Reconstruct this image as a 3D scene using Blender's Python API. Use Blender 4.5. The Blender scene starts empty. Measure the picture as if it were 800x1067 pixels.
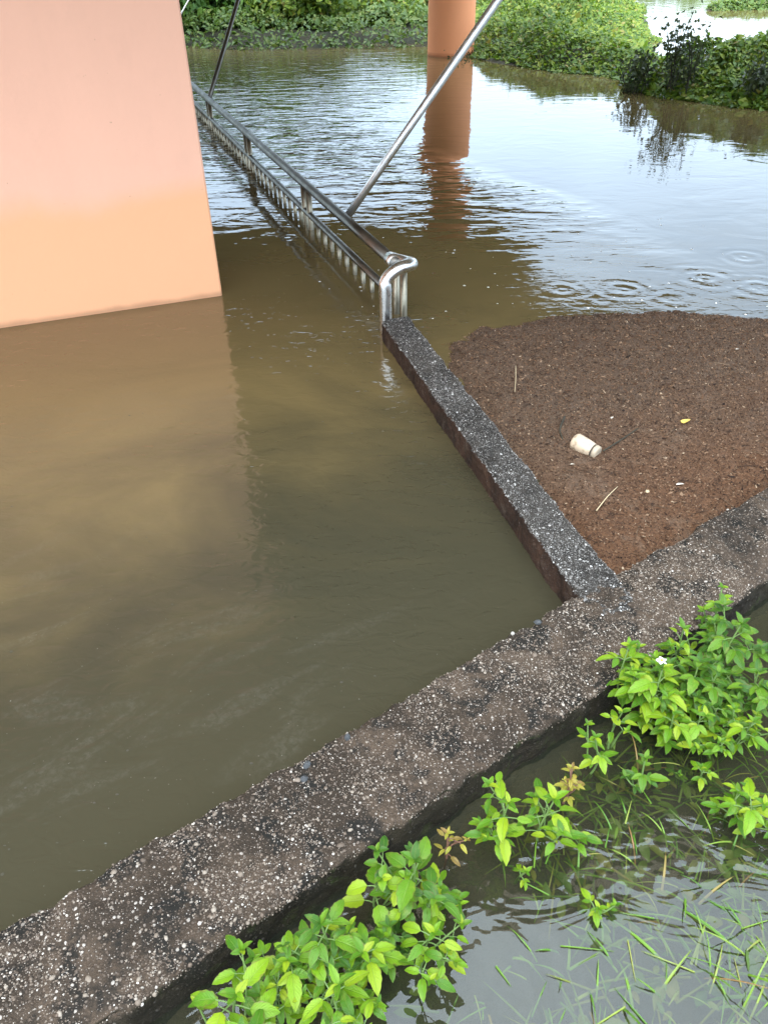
import bpy, math, random
import numpy as np
from mathutils import Vector, Matrix

# ---------------------------------------------------------------- camera
S = bpy.context.scene
COL = S.collection
F_, CX, CY = 800.0, 400.0, 533.5
PITCH, ROLL, CAMH = math.radians(37), math.radians(1.08), 1.5
fw = np.array([0, math.cos(PITCH), -math.sin(PITCH)])
rt0 = np.array([1.0, 0, 0]); up0 = np.array([0, math.sin(PITCH), math.cos(PITCH)])
rt = math.cos(ROLL) * rt0 - math.sin(ROLL) * up0
up = math.cos(ROLL) * up0 + math.sin(ROLL) * rt0

def at(x, y, z):
    """world point at height z seen at photo pixel (x, y)"""
    d = fw + (x - CX) / F_ * rt - (y - CY) / F_ * up
    return np.array([0, 0, CAMH]) + (z - CAMH) / d[2] * d

def atd(x, y, depth):
    d = fw + (x - CX) / F_ * rt - (y - CY) / F_ * up
    return np.array([0, 0, CAMH]) + depth * d

cam = bpy.data.cameras.new('camera')
cam.sensor_fit = 'VERTICAL'; cam.sensor_height = 24
cam.lens = 12 / (533.5 / F_)
cam.clip_start = 0.02; cam.clip_end = 2000
co = bpy.data.objects.new('camera', cam); COL.objects.link(co)
co.matrix_world = Matrix(((rt[0], up[0], -fw[0], 0), (rt[1], up[1], -fw[1], 0), (rt[2], up[2], -fw[2], CAMH), (0, 0, 0, 1)))
S.camera = co

# ---------------------------------------------------------------- sky, sun, exposure
SUN_EL, SUN_AZ = math.radians(58), math.radians(200)      # azimuth clockwise from +Y: behind the camera
W = bpy.data.worlds.new('World'); S.world = W; W.use_nodes = True
nt = W.node_tree; nt.nodes.clear()
def wn(t, **k):
    n = nt.nodes.new(t)
    for a, b in k.items(): setattr(n, a, b)
    return n
sky = wn('ShaderNodeTexSky', sky_type='NISHITA'); sky.sun_disc = False
sky.sun_elevation = SUN_EL; sky.sun_rotation = SUN_AZ; sky.dust_density = 3.0
tc = wn('ShaderNodeTexCoord'); sp = wn('ShaderNodeSeparateXYZ'); nt.links.new(tc.outputs['Generated'], sp.inputs[0])
rmp = wn('ShaderNodeValToRGB'); nt.links.new(sp.outputs['Z'], rmp.inputs[0])
e = rmp.color_ramp.elements
e[0].position = 0.0; e[0].color = (9.0, 11.0, 13.2, 1)
e[1].position = 1.0; e[1].color = (34, 40, 44, 1)
m = e.new(0.35); m.color = (8.8, 11.1, 13.4, 1)
m = e.new(0.6); m.color = (15.5, 17.5, 19, 1)
mp = wn('ShaderNodeMapping'); mp.inputs['Scale'].default_value = (1.6, 1.6, 3.5)
nt.links.new(tc.outputs['Generated'], mp.inputs[0])
nz = wn('ShaderNodeTexNoise'); nz.inputs['Scale'].default_value = 1.4; nz.inputs['Detail'].default_value = 4
nt.links.new(mp.outputs[0], nz.inputs['Vector'])
mr = wn('ShaderNodeMapRange'); mr.inputs[1].default_value = .3; mr.inputs[2].default_value = .7; mr.inputs[3].default_value = .78; mr.inputs[4].default_value = 1.2
nt.links.new(nz.outputs[0], mr.inputs[0])
vm = wn('ShaderNodeVectorMath', operation='SCALE'); nt.links.new(rmp.outputs[0], vm.inputs[0]); nt.links.new(mr.outputs[0], vm.inputs['Scale'])
va = wn('ShaderNodeVectorMath', operation='ADD'); nt.links.new(vm.outputs[0], va.inputs[0]); nt.links.new(sky.outputs[0], va.inputs[1])
bg = wn('ShaderNodeBackground'); bg.inputs[1].default_value = 0.12; nt.links.new(va.outputs[0], bg.inputs[0])
wo = wn('ShaderNodeOutputWorld'); nt.links.new(bg.outputs[0], wo.inputs[0])

sl = bpy.data.lights.new('sun', 'SUN'); sl.energy = 1.0; sl.angle = math.radians(14); sl.color = (1, .96, .9)
so = bpy.data.objects.new('sun', sl); COL.objects.link(so)
sd = Vector((math.sin(SUN_AZ) * math.cos(SUN_EL), math.cos(SUN_AZ) * math.cos(SUN_EL), math.sin(SUN_EL)))
so.rotation_euler = sd.to_track_quat('Z', 'Y').to_euler()
so.location = sd * 30
S.view_settings.view_transform = 'Standard'; S.view_settings.look = 'None'
S.view_settings.exposure = 0.62; S.view_settings.gamma = 1
S.cycles.max_bounces = 10; S.cycles.transparent_max_bounces = 16

# ---------------------------------------------------------------- helpers
rng = np.random.default_rng(7)
rnd = random.Random(11)

def hash3(i, j, k):
    n = (i * 73856093) ^ (j * 19349663) ^ (k * 83492791)
    n = (n ^ (n >> 13)) * 1274126177 & 0x7fffffff
    n = (n ^ (n >> 16)) & 0x7fffffff
    return (n % 100003) / 100003.0

def vnoise(p):
    p = np.asarray(p, float)
    i = np.floor(p).astype(np.int64); f = p - i; f = f * f * (3 - 2 * f)
    r = 0
    for a in (0, 1):
        for b in (0, 1):
            for c in (0, 1):
                w = (f[:, 0] if a else 1 - f[:, 0]) * (f[:, 1] if b else 1 - f[:, 1]) * (f[:, 2] if c else 1 - f[:, 2])
                r = r + w * hash3(i[:, 0] + a, i[:, 1] + b, i[:, 2] + c)
    return r - .5

def fbm(p, o=4):
    p = np.asarray(p, float); r = 0; a = 1
    for k in range(o):
        r = r + a * vnoise(p * (2 ** k) + 17.3 * k); a *= .5
    return r

def mesh_obj(name, V, Fc, mat, parent=None, origin=None, smooth=True, uv=None):
    V = np.asarray(V, float).reshape(-1, 3)
    if parent is not None: org = np.array(parent.get('_o', (0, 0, 0)) if False else ORG[parent.name])
    else: org = np.zeros(3) if origin is None else np.asarray(origin, float)
    me = bpy.data.meshes.new(name)
    if isinstance(Fc, np.ndarray):
        n, k = Fc.shape
        me.vertices.add(len(V)); me.vertices.foreach_set('co', (V - org).astype(np.float32).ravel())
        me.loops.add(n * k); me.loops.foreach_set('vertex_index', Fc.astype(np.int32).ravel())
        me.polygons.add(n); me.polygons.foreach_set('loop_start', np.arange(0, n * k, k, dtype=np.int32))
        me.polygons.foreach_set('loop_total', np.full(n, k, dtype=np.int32))
        me.update(calc_edges=True)
    else:
        me.from_pydata((V - org).tolist(), [], [list(map(int, f)) for f in Fc])
    if uv is not None:
        l = me.uv_layers.new(name='UVMap')
        vi = np.zeros(len(me.loops), np.int32); me.loops.foreach_get('vertex_index', vi)
        l.data.foreach_set('uv', np.asarray(uv, np.float32)[vi].ravel())
    me.polygons.foreach_set('use_smooth', [smooth] * len(me.polygons))
    me.materials.append(mat); me.validate(); me.update()
    o = bpy.data.objects.new(name, me); COL.objects.link(o)
    if parent is not None: o.parent = parent
    else: o.location = org
    ORG[o.name] = tuple(org)
    return o
ORG = {}

def empty(name, loc):
    o = bpy.data.objects.new(name, None); COL.objects.link(o); o.location = loc
    o.empty_display_size = .1
    ORG[o.name] = tuple(loc); return o

def tag(o, label=None, cat=None, group=None, kind=None):
    if label: o['label'] = label
    if cat: o['category'] = cat
    if group: o['group'] = group
    if kind: o['kind'] = kind
    return o

class MB:
    def __init__(s): s.v = []; s.f = []; s.u = []; s.n = 0
    def add(s, v, f, u=None):
        v = np.asarray(v, float)
        s.v.append(v); s.f += [[i + s.n for i in q] for q in f]; s.n += len(v)
        s.u.append(np.zeros((len(v), 2)) if u is None else np.asarray(u, float))
    def build(s, name, mat, parent=None, origin=None, smooth=True, uv=False):
        return mesh_obj(name, np.concatenate(s.v), s.f, mat, parent, origin, smooth, np.concatenate(s.u) if uv else None)

def tube(mb, pts, rad, n=14, cap=True):
    pts = [np.asarray(p, float) for p in pts]
    rad = [rad] * len(pts) if np.isscalar(rad) else rad
    t0 = pts[1] - pts[0]; t0 = t0 / np.linalg.norm(t0)
    a = np.cross(t0, [0, 0, 1.0])
    if np.linalg.norm(a) < .05: a = np.cross(t0, [1.0, 0, 0])
    a /= np.linalg.norm(a); V = []
    for i, p in enumerate(pts):
        t = pts[min(i + 1, len(pts) - 1)] - pts[max(i - 1, 0)]; t = t / (np.linalg.norm(t) + 1e-12)
        a = a - t * np.dot(a, t); a /= np.linalg.norm(a); b = np.cross(t, a)
        for k in range(n):
            w = 2 * math.pi * k / n
            V.append(p + rad[i] * (math.cos(w) * a + math.sin(w) * b))
    Fc = [[i * n + k, i * n + (k + 1) % n, (i + 1) * n + (k + 1) % n, (i + 1) * n + k] for i in range(len(pts) - 1) for k in range(n)]
    if cap: Fc += [list(range(n))[::-1], [(len(pts) - 1) * n + k for k in range(n)]]
    mb.add(V, Fc)

def smooth_path(pts, k=6):
    pts = [np.asarray(p, float) for p in pts]
    P = [2 * pts[0] - pts[1]] + pts + [2 * pts[-1] - pts[-2]]; out = []
    for i in range(1, len(P) - 2):
        for j in range(k):
            t = j / k
            out.append(.5 * (2 * P[i] + (P[i + 1] - P[i - 1]) * t + (2 * P[i - 1] - 5 * P[i] + 4 * P[i + 1] - P[i + 2]) * t * t + (3 * P[i] - P[i - 1] - 3 * P[i + 1] + P[i + 2]) * t ** 3))
    return out + [pts[-1]]

# ---------------------------------------------------------------- material helpers
class NB:
    def __init__(s, name):
        s.m = bpy.data.materials.new(name); s.m.use_nodes = True
        s.t = s.m.node_tree; s.t.nodes.clear()
        s.out = s.t.nodes.new('ShaderNodeOutputMaterial')
    def n(s, typ, ins=None, **k):
        x = s.t.nodes.new('ShaderNode' + typ)
        for a, b in k.items(): setattr(x, a, b)
        for a, b in (ins or {}).items(): s.set(x.inputs[a], b)
        return x
    def set(s, sock, v):
        if isinstance(v, bpy.types.NodeSocket): s.t.links.new(v, sock)
        elif isinstance(v, bpy.types.Node): s.t.links.new(v.outputs[0], sock)
        else: sock.default_value = v
    def obj(s, scale=(1, 1, 1), rot=(0, 0, 0)):
        if not hasattr(s, '_tc'): s._tc = s.n('TexCoord')
        return s.n('Mapping', {0: s._tc.outputs['Object'], 'Scale': scale, 'Rotation': rot}).outputs[0]
    def pos(s, scale=(1, 1, 1), rot=(0, 0, 0)):
        if not hasattr(s, '_g'): s._g = s.n('NewGeometry')
        return s.n('Mapping', {0: s._g.outputs['Position'], 'Scale': scale, 'Rotation': rot}).outputs[0]
    def noise(s, vec, scale, detail=4, rough=.55, dist=0):
        return s.n('TexNoise', {'Vector': vec, 'Scale': scale, 'Detail': detail, 'Roughness': rough, 'Distortion': dist}).outputs[0]
    def ramp(s, fac, stops, interp='LINEAR'):
        r = s.n('ValToRGB', {0: fac}); cr = r.color_ramp; cr.interpolation = interp
        while len(cr.elements) < len(stops): cr.elements.new(.5)
        for el, (p, c) in zip(cr.elements, stops):
            el.position = p; el.color = (c, c, c, 1) if np.isscalar(c) else (*c, 1)
        return r.outputs[0]
    def math(s, op, a, b=0, c=0, clamp=False):
        x = s.n('Math', operation=op); x.use_clamp = clamp
        s.set(x.inputs[0], a); s.set(x.inputs[1], b); s.set(x.inputs[2], c); return x.outputs[0]
    def mapr(s, v, a, b, c=0, d=1, smooth=False):
        x = s.n('MapRange', {0: v, 1: a, 2: b, 3: c, 4: d})
        if smooth: x.interpolation_type = 'SMOOTHSTEP'
        return x.outputs[0]
    def mix(s, f, a, b, blend='MIX'):
        x = s.n('Mix', data_type='RGBA', blend_type=blend)
        s.set(x.inputs[0], f)
        for i, v in ((6, a), (7, b)): s.set(x.inputs[i], (*v, 1) if isinstance(v, tuple) and len(v) == 3 else v)
        return x.outputs[2]
    def bump(s, h, dist, strength=1, normal=None):
        i = {'Height': h, 'Distance': dist, 'Strength': strength}
        if normal is not None: i['Normal'] = normal
        return s.n('Bump', i).outputs[0]
    def bsdf(s, color, rough=.6, normal=None, **k):
        b = s.n('BsdfPrincipled')
        s.set(b.inputs['Base Color'], (*color, 1) if isinstance(color, tuple) and len(color) == 3 else color)
        s.set(b.inputs['Roughness'], rough)
        if normal is not None: s.set(b.inputs['Normal'], normal)
        for a, v in k.items(): s.set(b.inputs[a.replace('_', ' ')], v)
        return b.outputs[0]
    def done(s, sh): s.set(s.out.inputs[0], sh); return s.m

def simple(name, col, rough=.6, **k):
    b = NB(name); return b.done(b.bsdf(col, rough, **k))

# near kerb line: K(s) along the inner top edge, nearside normal KN
KA = np.array([-.700, .658]); KD = np.array([.8236, .5671]); KN = np.array([.5671, -.8236]); KW = .261; KH = .09
def kp(s, w): return KA + KD * s + KN * w

# water -----------------------------------------------------------
def ripple_normal(b):
    """the flood's own waves, laid out in world metres"""
    P = b._g.outputs['Position'] if hasattr(b, '_g') else (b.pos(), b._g.outputs['Position'])[1]
    sx = b.n('SeparateXYZ', {0: P}); X, Y = sx.outputs[0], sx.outputs[1]
    # wind-rippled band: everything between the column and the raft, calm beyond the line y = 11.6 - 1.35 x
    wob = b.math('MULTIPLY', b.math('SUBTRACT', b.noise(b.pos((.7, .7, 1)), 1.0, 4), .5), 2.4)
    d = b.math('SUBTRACT', 8.1, b.math('ADD', b.math('MULTIPLY_ADD', X, 1.87, Y), wob))
    leftm = b.mapr(b.math('ADD', b.math('MULTIPLY_ADD', Y, -.05, X), b.math('MULTIPLY', wob, .3)), .25, -.7, 0, 1, True)
    band = b.math('MAXIMUM', b.mapr(d, -.2, 1.0, 0, 1, True), b.math('MULTIPLY', leftm, .6))
    band = b.math('MULTIPLY', band, b.mapr(b.math('MULTIPLY_ADD', X, .65, Y), 4.5, 7.2, .0, 1, True))
    calm = b.math('MULTIPLY_ADD', band, .97, .03)
    w1 = b.noise(b.pos((2.0, 5.6, 1), (0, 0, .12)), 1.0, 2.5, .5, .4)
    w2 = b.noise(b.pos((5.5, 12, 1), (0, 0, -.25)), 1.0, 2, .5, .3)
    h = b.math('MULTIPLY', b.math('MULTIPLY_ADD', w2, .35, w1), b.math('MULTIPLY', calm, .034))
    # slow undulation everywhere
    w3 = b.noise(b.pos((2.6, 3.4, 1)), 1.0, 3, .5, .8)
    h = b.math('MULTIPLY_ADD', w3, .0030, h)
    w4 = b.noise(b.pos((14, 23, 1), (0, 0, .2)), 1.0, 2.5, .55, .6)
    w5 = b.mapr(b.noise(b.pos((.8, 1.1, 1)), 1.0, 3), .38, .62, .4, 1, True)
    w5 = b.math('MULTIPLY', w5, b.mapr(Y, 2.9, 4.3, 1, .05))
    h = b.math('MULTIPLY_ADD', w4, b.math('MULTIPLY', w5, .0055), h)
    # rings where drops fall
    rw = b.noise(b.pos(), 7, 3)
    for (px, py, amp, R) in ((650, 302, 1, .26), (585, 302, .8, .2), (735, 290, 1.1, .3), (775, 268, .8, .25), (700, 312, .7, .2), (790, 300, .9, .3), (625, 312, .6, .14), (345, 347, .5, .05), (262, 327, .4, .05), (452, 285, .5, .08), (418, 240, .5, .1), (300, 248, .5, .09)):
        c = at(px, py, 0)
        r = b.n('VectorMath', {0: P, 1: (c[0], c[1], 0)}, operation='DISTANCE').outputs['Value']
        wv = b.math('SINE', b.math('MULTIPLY', b.math('MULTIPLY_ADD', rw, .09, r), 2 * math.pi / .095))
        fall = b.math('MULTIPLY', b.mapr(r, 0, R, 1, 0, True), .0014 * amp)
        h = b.math('MULTIPLY_ADD', wv, fall, h)
    return b.bump(h, 1.0)

def mat_flood():
    b = NB('flood_water_mat')
    b.pos()
    nrm = ripple_normal(b)
    silt = b.noise(b.pos((.9, 1.5, 1)), 1.0, 5, .6, 1.2)
    col = b.mix(b.ramp(silt, [(.3, 0.0), (.7, 1.0)]), (.118, .088, .037), (.134, .098, .041))
    # shade painted into the water colour: darker grey-green towards the near kerb
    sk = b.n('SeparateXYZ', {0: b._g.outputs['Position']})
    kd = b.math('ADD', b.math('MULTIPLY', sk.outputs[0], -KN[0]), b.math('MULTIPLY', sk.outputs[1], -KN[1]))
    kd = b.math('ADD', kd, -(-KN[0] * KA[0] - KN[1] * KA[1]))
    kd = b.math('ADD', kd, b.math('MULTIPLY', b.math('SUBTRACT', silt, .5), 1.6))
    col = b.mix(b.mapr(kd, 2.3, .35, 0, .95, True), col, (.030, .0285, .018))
    # thin scum: broken pale streaks drifting along the wall
    P = b.n('Mapping', {0: b.pos((1, 1, 1), (0, 0, -.62)), 'Scale': (1.6, 5.5, 1)}).outputs[0]
    st = b.noise(P, 1.0, 5, .6, 1.6)
    fine = b.noise(b.pos((1, 1, 1)), 55, 6, .75, .5)
    patch = b.noise(b.pos((1.2, 1.2, 1)), 1.3, 3)
    sx = b.n('SeparateXYZ', {0: b._g.outputs['Position']})
    near = b.mapr(b.math('MULTIPLY_ADD', sx.outputs[0], .35, sx.outputs[1]), 2.0, 1.0, 0, 1, True)
    scum = b.math('MULTIPLY', b.mapr(st, .5, .66, 0, 1, True), b.mapr(fine, .44, .64, .12, 1))
    scum = b.math('MULTIPLY', scum, near)
    speck = b.math('MULTIPLY', b.mapr(b.noise(b.pos(), 120, 2), .72, .76), near)
    sf = b.math('MAXIMUM', b.math('MULTIPLY', scum, .055), b.math('MULTIPLY', speck, .3))
    col = b.mix(sf, col, (.34, .33, .29))
    rough = b.math('MULTIPLY_ADD', sf, .35, .018)
    return b.done(b.bsdf(col, rough, nrm, IOR=1.57))

def mat_shallow():
    b = NB('shallow_water_mat')
    h = b.math('MULTIPLY', b.noise(b.pos((5, 8, 1)), 1.0, 3, .55, .8), .0055)
    h = b.math('MULTIPLY_ADD', b.noise(b.pos(), 16, 2), .0005, h)
    nrm = b.bump(h, 1.0)
    gl = b.n('BsdfGlossy', {'Color': (1, 1, 1, 1), 'Roughness': .012, 'Normal': nrm})
    tr = b.n('BsdfTransparent', {'Color': (.74, .74, .6, 1)})
    haze = b.n('BsdfDiffuse', {'Color': (.07, .08, .055, 1)})
    body = b.n('MixShader', {0: .12, 1: tr.outputs[0], 2: haze.outputs[0]})
    fr = b.n('Fresnel', {'IOR': 1.48, 'Normal': nrm})
    return b.done(b.n('MixShader', {0: fr.outputs[0], 1: body.outputs[0], 2: gl.outputs[0]}).outputs[0])

def mat_aggregate(name, matrix, stone_lo, stone_hi, sc, patchiness, moss, mossgreen):
    b = NB(name)
    o = b.obj()
    wob = b.n('TexNoise', {'Vector': o, 'Scale': 40, 'Detail': 2})
    vec = b.n('Mix', data_type='VECTOR'); b.set(vec.inputs[0], .012); b.set(vec.inputs[4], o); b.set(vec.inputs[5], wob.outputs['Color'])
    V1 = b.n('TexVoronoi', {'Vector': vec.outputs[1], 'Scale': sc}, voronoi_dimensions='3D')
    V2 = b.n('TexVoronoi', {'Vector': vec.outputs[1], 'Scale': sc * 2.3}, voronoi_dimensions='3D')
    r1 = b.n('SeparateColor', {0: V1.outputs['Color']}); r2 = b.n('SeparateColor', {0: V2.outputs['Color']})
    grain = b.noise(o, 260, 3, .7)
    big = b.noise(o, 5.5, 5, .62, .6); big2 = b.noise(o, 13, 4, .6, .3)
    mc = b.mix(b.ramp(big, [(.42, 0.), (.58, 1.)]), matrix[0], matrix[1])
    mc = b.mix(b.ramp(big2, [(.5, 0.), (.60, patchiness)]), mc, matrix[2])
    mc = b.mix(b.mapr(grain, .3, .7, 0, .6), mc, (.012, .01, .008))
    def stones(r, V, pal, lim):
        c = b.ramp(r.outputs[0], [(0, stone_lo), (.45, stone_hi[0]), (.75, stone_hi[1]), (1, stone_hi[2])])
        mask = b.math('MULTIPLY', b.mapr(V.outputs['Distance'], lim, lim - .12), b.mapr(r.outputs[1], pal, pal + .02))
        return c, mask
    c2, k2 = stones(r2, V2, .5, .42); c1, k1 = stones(r1, V1, .62, .40)
    worn = b.ramp(b.noise(o, 8, 4, .6, .5), [(.34, .5), (.56, 1.0)])
    k2 = b.math('MULTIPLY', k2, worn); k1 = b.math('MULTIPLY', k1, worn)
    col = b.mix(k2, mc, c2); col = b.mix(k1, col, c1)
    # algae and silt film on the upright faces
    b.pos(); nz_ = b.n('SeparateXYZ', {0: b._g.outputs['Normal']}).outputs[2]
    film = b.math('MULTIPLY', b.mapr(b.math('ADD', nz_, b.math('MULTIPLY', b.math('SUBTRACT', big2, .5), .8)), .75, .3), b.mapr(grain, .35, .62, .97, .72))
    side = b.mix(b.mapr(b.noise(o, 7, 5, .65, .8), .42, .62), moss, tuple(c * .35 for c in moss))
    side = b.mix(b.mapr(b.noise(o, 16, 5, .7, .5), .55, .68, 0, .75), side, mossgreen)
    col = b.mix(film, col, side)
    h = b.math('ADD', b.math('MULTIPLY', k1, .0016), b.math('MULTIPLY', k2, .0008))
    h = b.math('MULTIPLY_ADD', grain, .0034, h)
    nrm = b.bump(h, 1.0)
    rough = b.mapr(big2, .35, .65, .55, .9)
    return b.done(b.bsdf(col, rough, nrm, Specular_IOR_Level=.15))

def mat_plaster(name, base, dark, stainz):
    b = NB(name)
    sx = b.n('SeparateXYZ', {0: (b.pos(), b._g.outputs['Position'])[1]}); Z = sx.outputs[2]
    n1 = b.noise(b.pos(), 1.3, 5, .6, .5); n2 = b.noise(b.pos((3, 3, .6)), 2.2, 4, .6); n3 = b.noise(b.pos(), 7, 4)
    z2 = b.math('ADD', Z, b.math('MULTIPLY', b.math('SUBTRACT', n1, .5), .45 * stainz))
    damp = b.mapr(z2, stainz * 1.1, stainz * .8, 0, 1, True)
    col = b.mix(b.mapr(n2, .35, .7, 0, .25), base, tuple(min(1, c * 1.12) for c in base))
    col = b.mix(b.mapr(n3, .55, .75, 0, .12), col, tuple(c * .8 for c in base))
    col = b.mix(damp, col, dark)
    line = b.mapr(b.math('ADD', Z, b.math('MULTIPLY', b.math('SUBTRACT', n3, .5), .03)), .035, .004, 0, .55, True)
    col = b.mix(line, col, tuple(c * .35 for c in dark))
    dots = b.math('MULTIPLY', b.mapr(b.noise(b.pos(), 42, 2), .76, .79), .6)
    col = b.mix(dots, col, tuple(c * .4 for c in dark))
    nrm = b.bump(b.math('ADD', b.math('MULTIPLY', b.noise(b.pos(), 60, 4), .0012), b.math('MULTIPLY', n1, .006)), 1.0)
    return b.done(b.bsdf(col, .72, nrm))

def mat_steel(name, tint, r0, r1, grime):
    b = NB(name)
    n = b.noise(b.pos((6, 6, 6)), 2, 4); f = b.noise(b.pos(), 40, 3)
    col = b.mix(b.mapr(n, .4, .7, 0, 1), tint, tuple(c * .8 for c in tint))
    metal = b.bsdf(col, b.mapr(f, .3, .7, r0, r1), Metallic=1.0)
    dirt = b.bsdf((.10, .085, .055), .8)
    k = b.math('MULTIPLY', b.mapr(b.noise(b.pos(), 9, 5, .65), .45, .7), grime)
    return b.done(b.n('MixShader', {0: k, 1: metal, 2: dirt}).outputs[0])

def mat_leaf(name, stops, trans=.35, rough=.42, veins=True):
    b = NB(name)
    g = b.n('NewGeometry'); b._g = g
    col = b.ramp(g.outputs['Random Per Island'], stops)
    nrm = None
    if veins:
        uv = b.n('UVMap'); s = b.n('SeparateXYZ', {0: uv.outputs[0]})
        a = b.math('ABSOLUTE', b.math('SUBTRACT', s.outputs[0], .5))
        mid = b.mapr(a, .05, .015, 0, 1)
        ph = b.math('MULTIPLY', b.math('SUBTRACT', s.outputs[1], b.math('MULTIPLY', a, .55)), 9)
        sv = b.mapr(b.math('ABSOLUTE', b.math('SUBTRACT', b.math('FRACT', ph), .5)), .09, .02, 0, .6)
        vein = b.math('MAXIMUM', mid, sv)
        blot = b.noise(b.pos(), 55, 3)
        col = b.mix(b.mapr(blot, .55, .75, 0, .3), col, (.30, .33, .04))
        col = b.mix(b.math('MULTIPLY', vein, .3), col, (.26, .38, .08))
        tip = b.math('MULTIPLY', b.mapr(b.math('ADD', a, b.math('MULTIPLY', b.noise(b.pos(), 90, 2), .3)), .56, .66), .7)
        col = b.mix(tip, col, (.14, .10, .03))
        nrm = b.bump(b.math('MULTIPLY_ADD', b.noise(b.pos(), 130, 2), .0008, b.math('MULTIPLY', vein, -.0009)), 1.0)
    p = b.bsdf(col, rough, nrm, Specular_IOR_Level=.35)
    t = b.n('BsdfTranslucent', {'Color': b.mix(.2, col, (.22, .34, .01))})
    return b.done(b.n('MixShader', {0: trans, 1: p, 2: t.outputs[0]}).outputs[0])

def mat_island(name, stops, rough=.8, spec=.5):
    b = NB(name); g = b.n('NewGeometry')
    return b.done(b.bsdf(b.ramp(g.outputs['Random Per Island'], stops), rough, Specular_IOR_Level=spec))

def mat_soil(name, a, c, rough=.9, sc=6):
    b = NB(name)
    n = b.noise(b.pos(), sc, 6, .65); f = b.noise(b.pos(), sc * 25, 4, .7)
    col = b.mix(b.mapr(n, .35, .65), a, c); col = b.mix(b.mapr(f, .4, .7, 0, .5), col, tuple(x * .4 for x in a))
    return b.done(b.bsdf(col, rough, b.bump(b.math('MULTIPLY_ADD', f, .006, b.math('MULTIPLY', n, .02)), 1.0)))

M = dict(
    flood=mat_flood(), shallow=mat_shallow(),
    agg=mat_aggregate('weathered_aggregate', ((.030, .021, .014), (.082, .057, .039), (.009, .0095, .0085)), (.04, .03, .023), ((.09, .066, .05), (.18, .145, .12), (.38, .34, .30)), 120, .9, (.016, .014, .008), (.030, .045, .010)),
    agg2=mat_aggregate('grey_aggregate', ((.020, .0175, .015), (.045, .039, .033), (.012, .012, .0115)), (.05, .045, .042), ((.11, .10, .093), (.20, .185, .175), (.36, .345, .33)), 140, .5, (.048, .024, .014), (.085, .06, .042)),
    wall=mat_plaster('peach_plaster', (.88, .475, .325), (.90, .445, .235), .55),
    pillar=mat_plaster('terracotta_plaster', (.86, .335, .15), (.72, .26, .11), .05),
    slab=mat_plaster('slab_plaster', (.68, .52, .37), (.68, .52, .37), .01),
    chrome=mat_steel('polished_steel', (.86, .86, .84), .22, .36, .25),
    satin=mat_steel('satin_steel', (.9, .9, .89), .32, .46, .08),
    steel=mat_steel('dull_steel', (.20, .19, .17), .3, .45, .5),
    baluster=mat_steel('baluster_steel', (.36, .32, .24), .3, .45, .9),
    weed=mat_leaf('weed_leaf', [(0, (.05, .15, .007)), (.35, (.10, .235, .008)), (.75, (.165, .31, .009)), (1, (.28, .37, .014))]),
    weeddark=mat_leaf('weed_leaf_deep', [(0, (.028, .095, .009)), (.5, (.06, .165, .010)), (1, (.125, .25, .012))]),
    weedold=mat_leaf('weed_leaf_old', [(0, (.30, .30, .04)), (.5, (.40, .34, .05)), (1, (.22, .12, .04))]),
    stem=simple('stem', (.10, .17, .04), .6), stemred=simple('stem_red', (.16, .08, .05), .6),
    bush=mat_leaf('bush_leaf', [(0, (.035, .10, .018)), (.5, (.065, .16, .022)), (1, (.13, .24, .035))], .3, .5, False),
    vine=mat_leaf('vine_leaf', [(0, (.045, .105, .010)), (.5, (.12, .205, .016)), (.9, (.25, .31, .03)), (1, (.28, .22, .06))], .35, .5, False),
    reed=mat_leaf('reed_leaf', [(0, (.05, .10, .016)), (.6, (.10, .17, .026)), (1, (.19, .22, .05))], .3, .5, False),
    twigleaf=mat_leaf('twig_leaf', [(0, (.03, .05, .02)), (1, (.07, .085, .03))], .15, .5, False),
    grass=mat_leaf('grass_blade', [(0, (.06, .15, .015)), (.6, (.12, .23, .022)), (.9, (.22, .27, .05)), (1, (.25, .14, .06))], .3, .4, False),
    sunk=mat_leaf('sunken_leaf', [(0, (.05, .10, .015)), (.6, (.10, .15, .022)), (1, (.15, .14, .03))], .25, .5, False),
    mud=mat_soil('mud', (.040, .032, .022), (.062, .048, .032), .6, 9),
    soil=mat_soil('bank_soil', (.022, .024, .010), (.045, .038, .018), .95, 2),
    chips=mat_island('debris_chips', [(0, (.012, .007, .005)), (.25, (.05, .026, .015)), (.7, (.125, .070, .040)), (.97, (.20, .13, .082)), (1, (.38, .29, .2))], .75, .15),
    pebble=mat_island('pale_pebble', [(0, (.04, .03, .022)), (.5, (.11, .082, .062)), (.86, (.21, .175, .14)), (.97, (.34, .30, .26)), (1, (.52, .49, .45))], .6, .2),
    pebble2=mat_island('grey_pebble', [(0, (.035, .032, .029)), (.5, (.09, .082, .075)), (.84, (.18, .17, .16)), (.96, (.34, .33, .31)), (1, (.52, .51, .5))], .6, .2),
    chipstick=mat_island('chip_sticks', [(0, (.02, .012, .008)), (.6, (.07, .042, .026)), (1, (.24, .17, .11))], .8, .2),
    twig=simple('twig', (.028, .024, .013), .8), straw=simple('straw', (.42, .33, .2), .7),
)

# ---------------------------------------------------------------- the setting: ground, water
def grid(x0, x1, y0, y1, nx, ny, hf):
    X, Y = np.meshgrid(np.linspace(x0, x1, nx), np.linspace(y0, y1, ny))
    x, y = X.ravel(), Y.ravel(); V = np.stack([x, y, hf(x, y)], 1)
    i = np.arange((ny - 1) * nx).reshape(ny - 1, nx)[:, :-1].ravel()
    return V, np.stack([i, i + 1, i + nx + 1, i + nx], 1)

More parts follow.
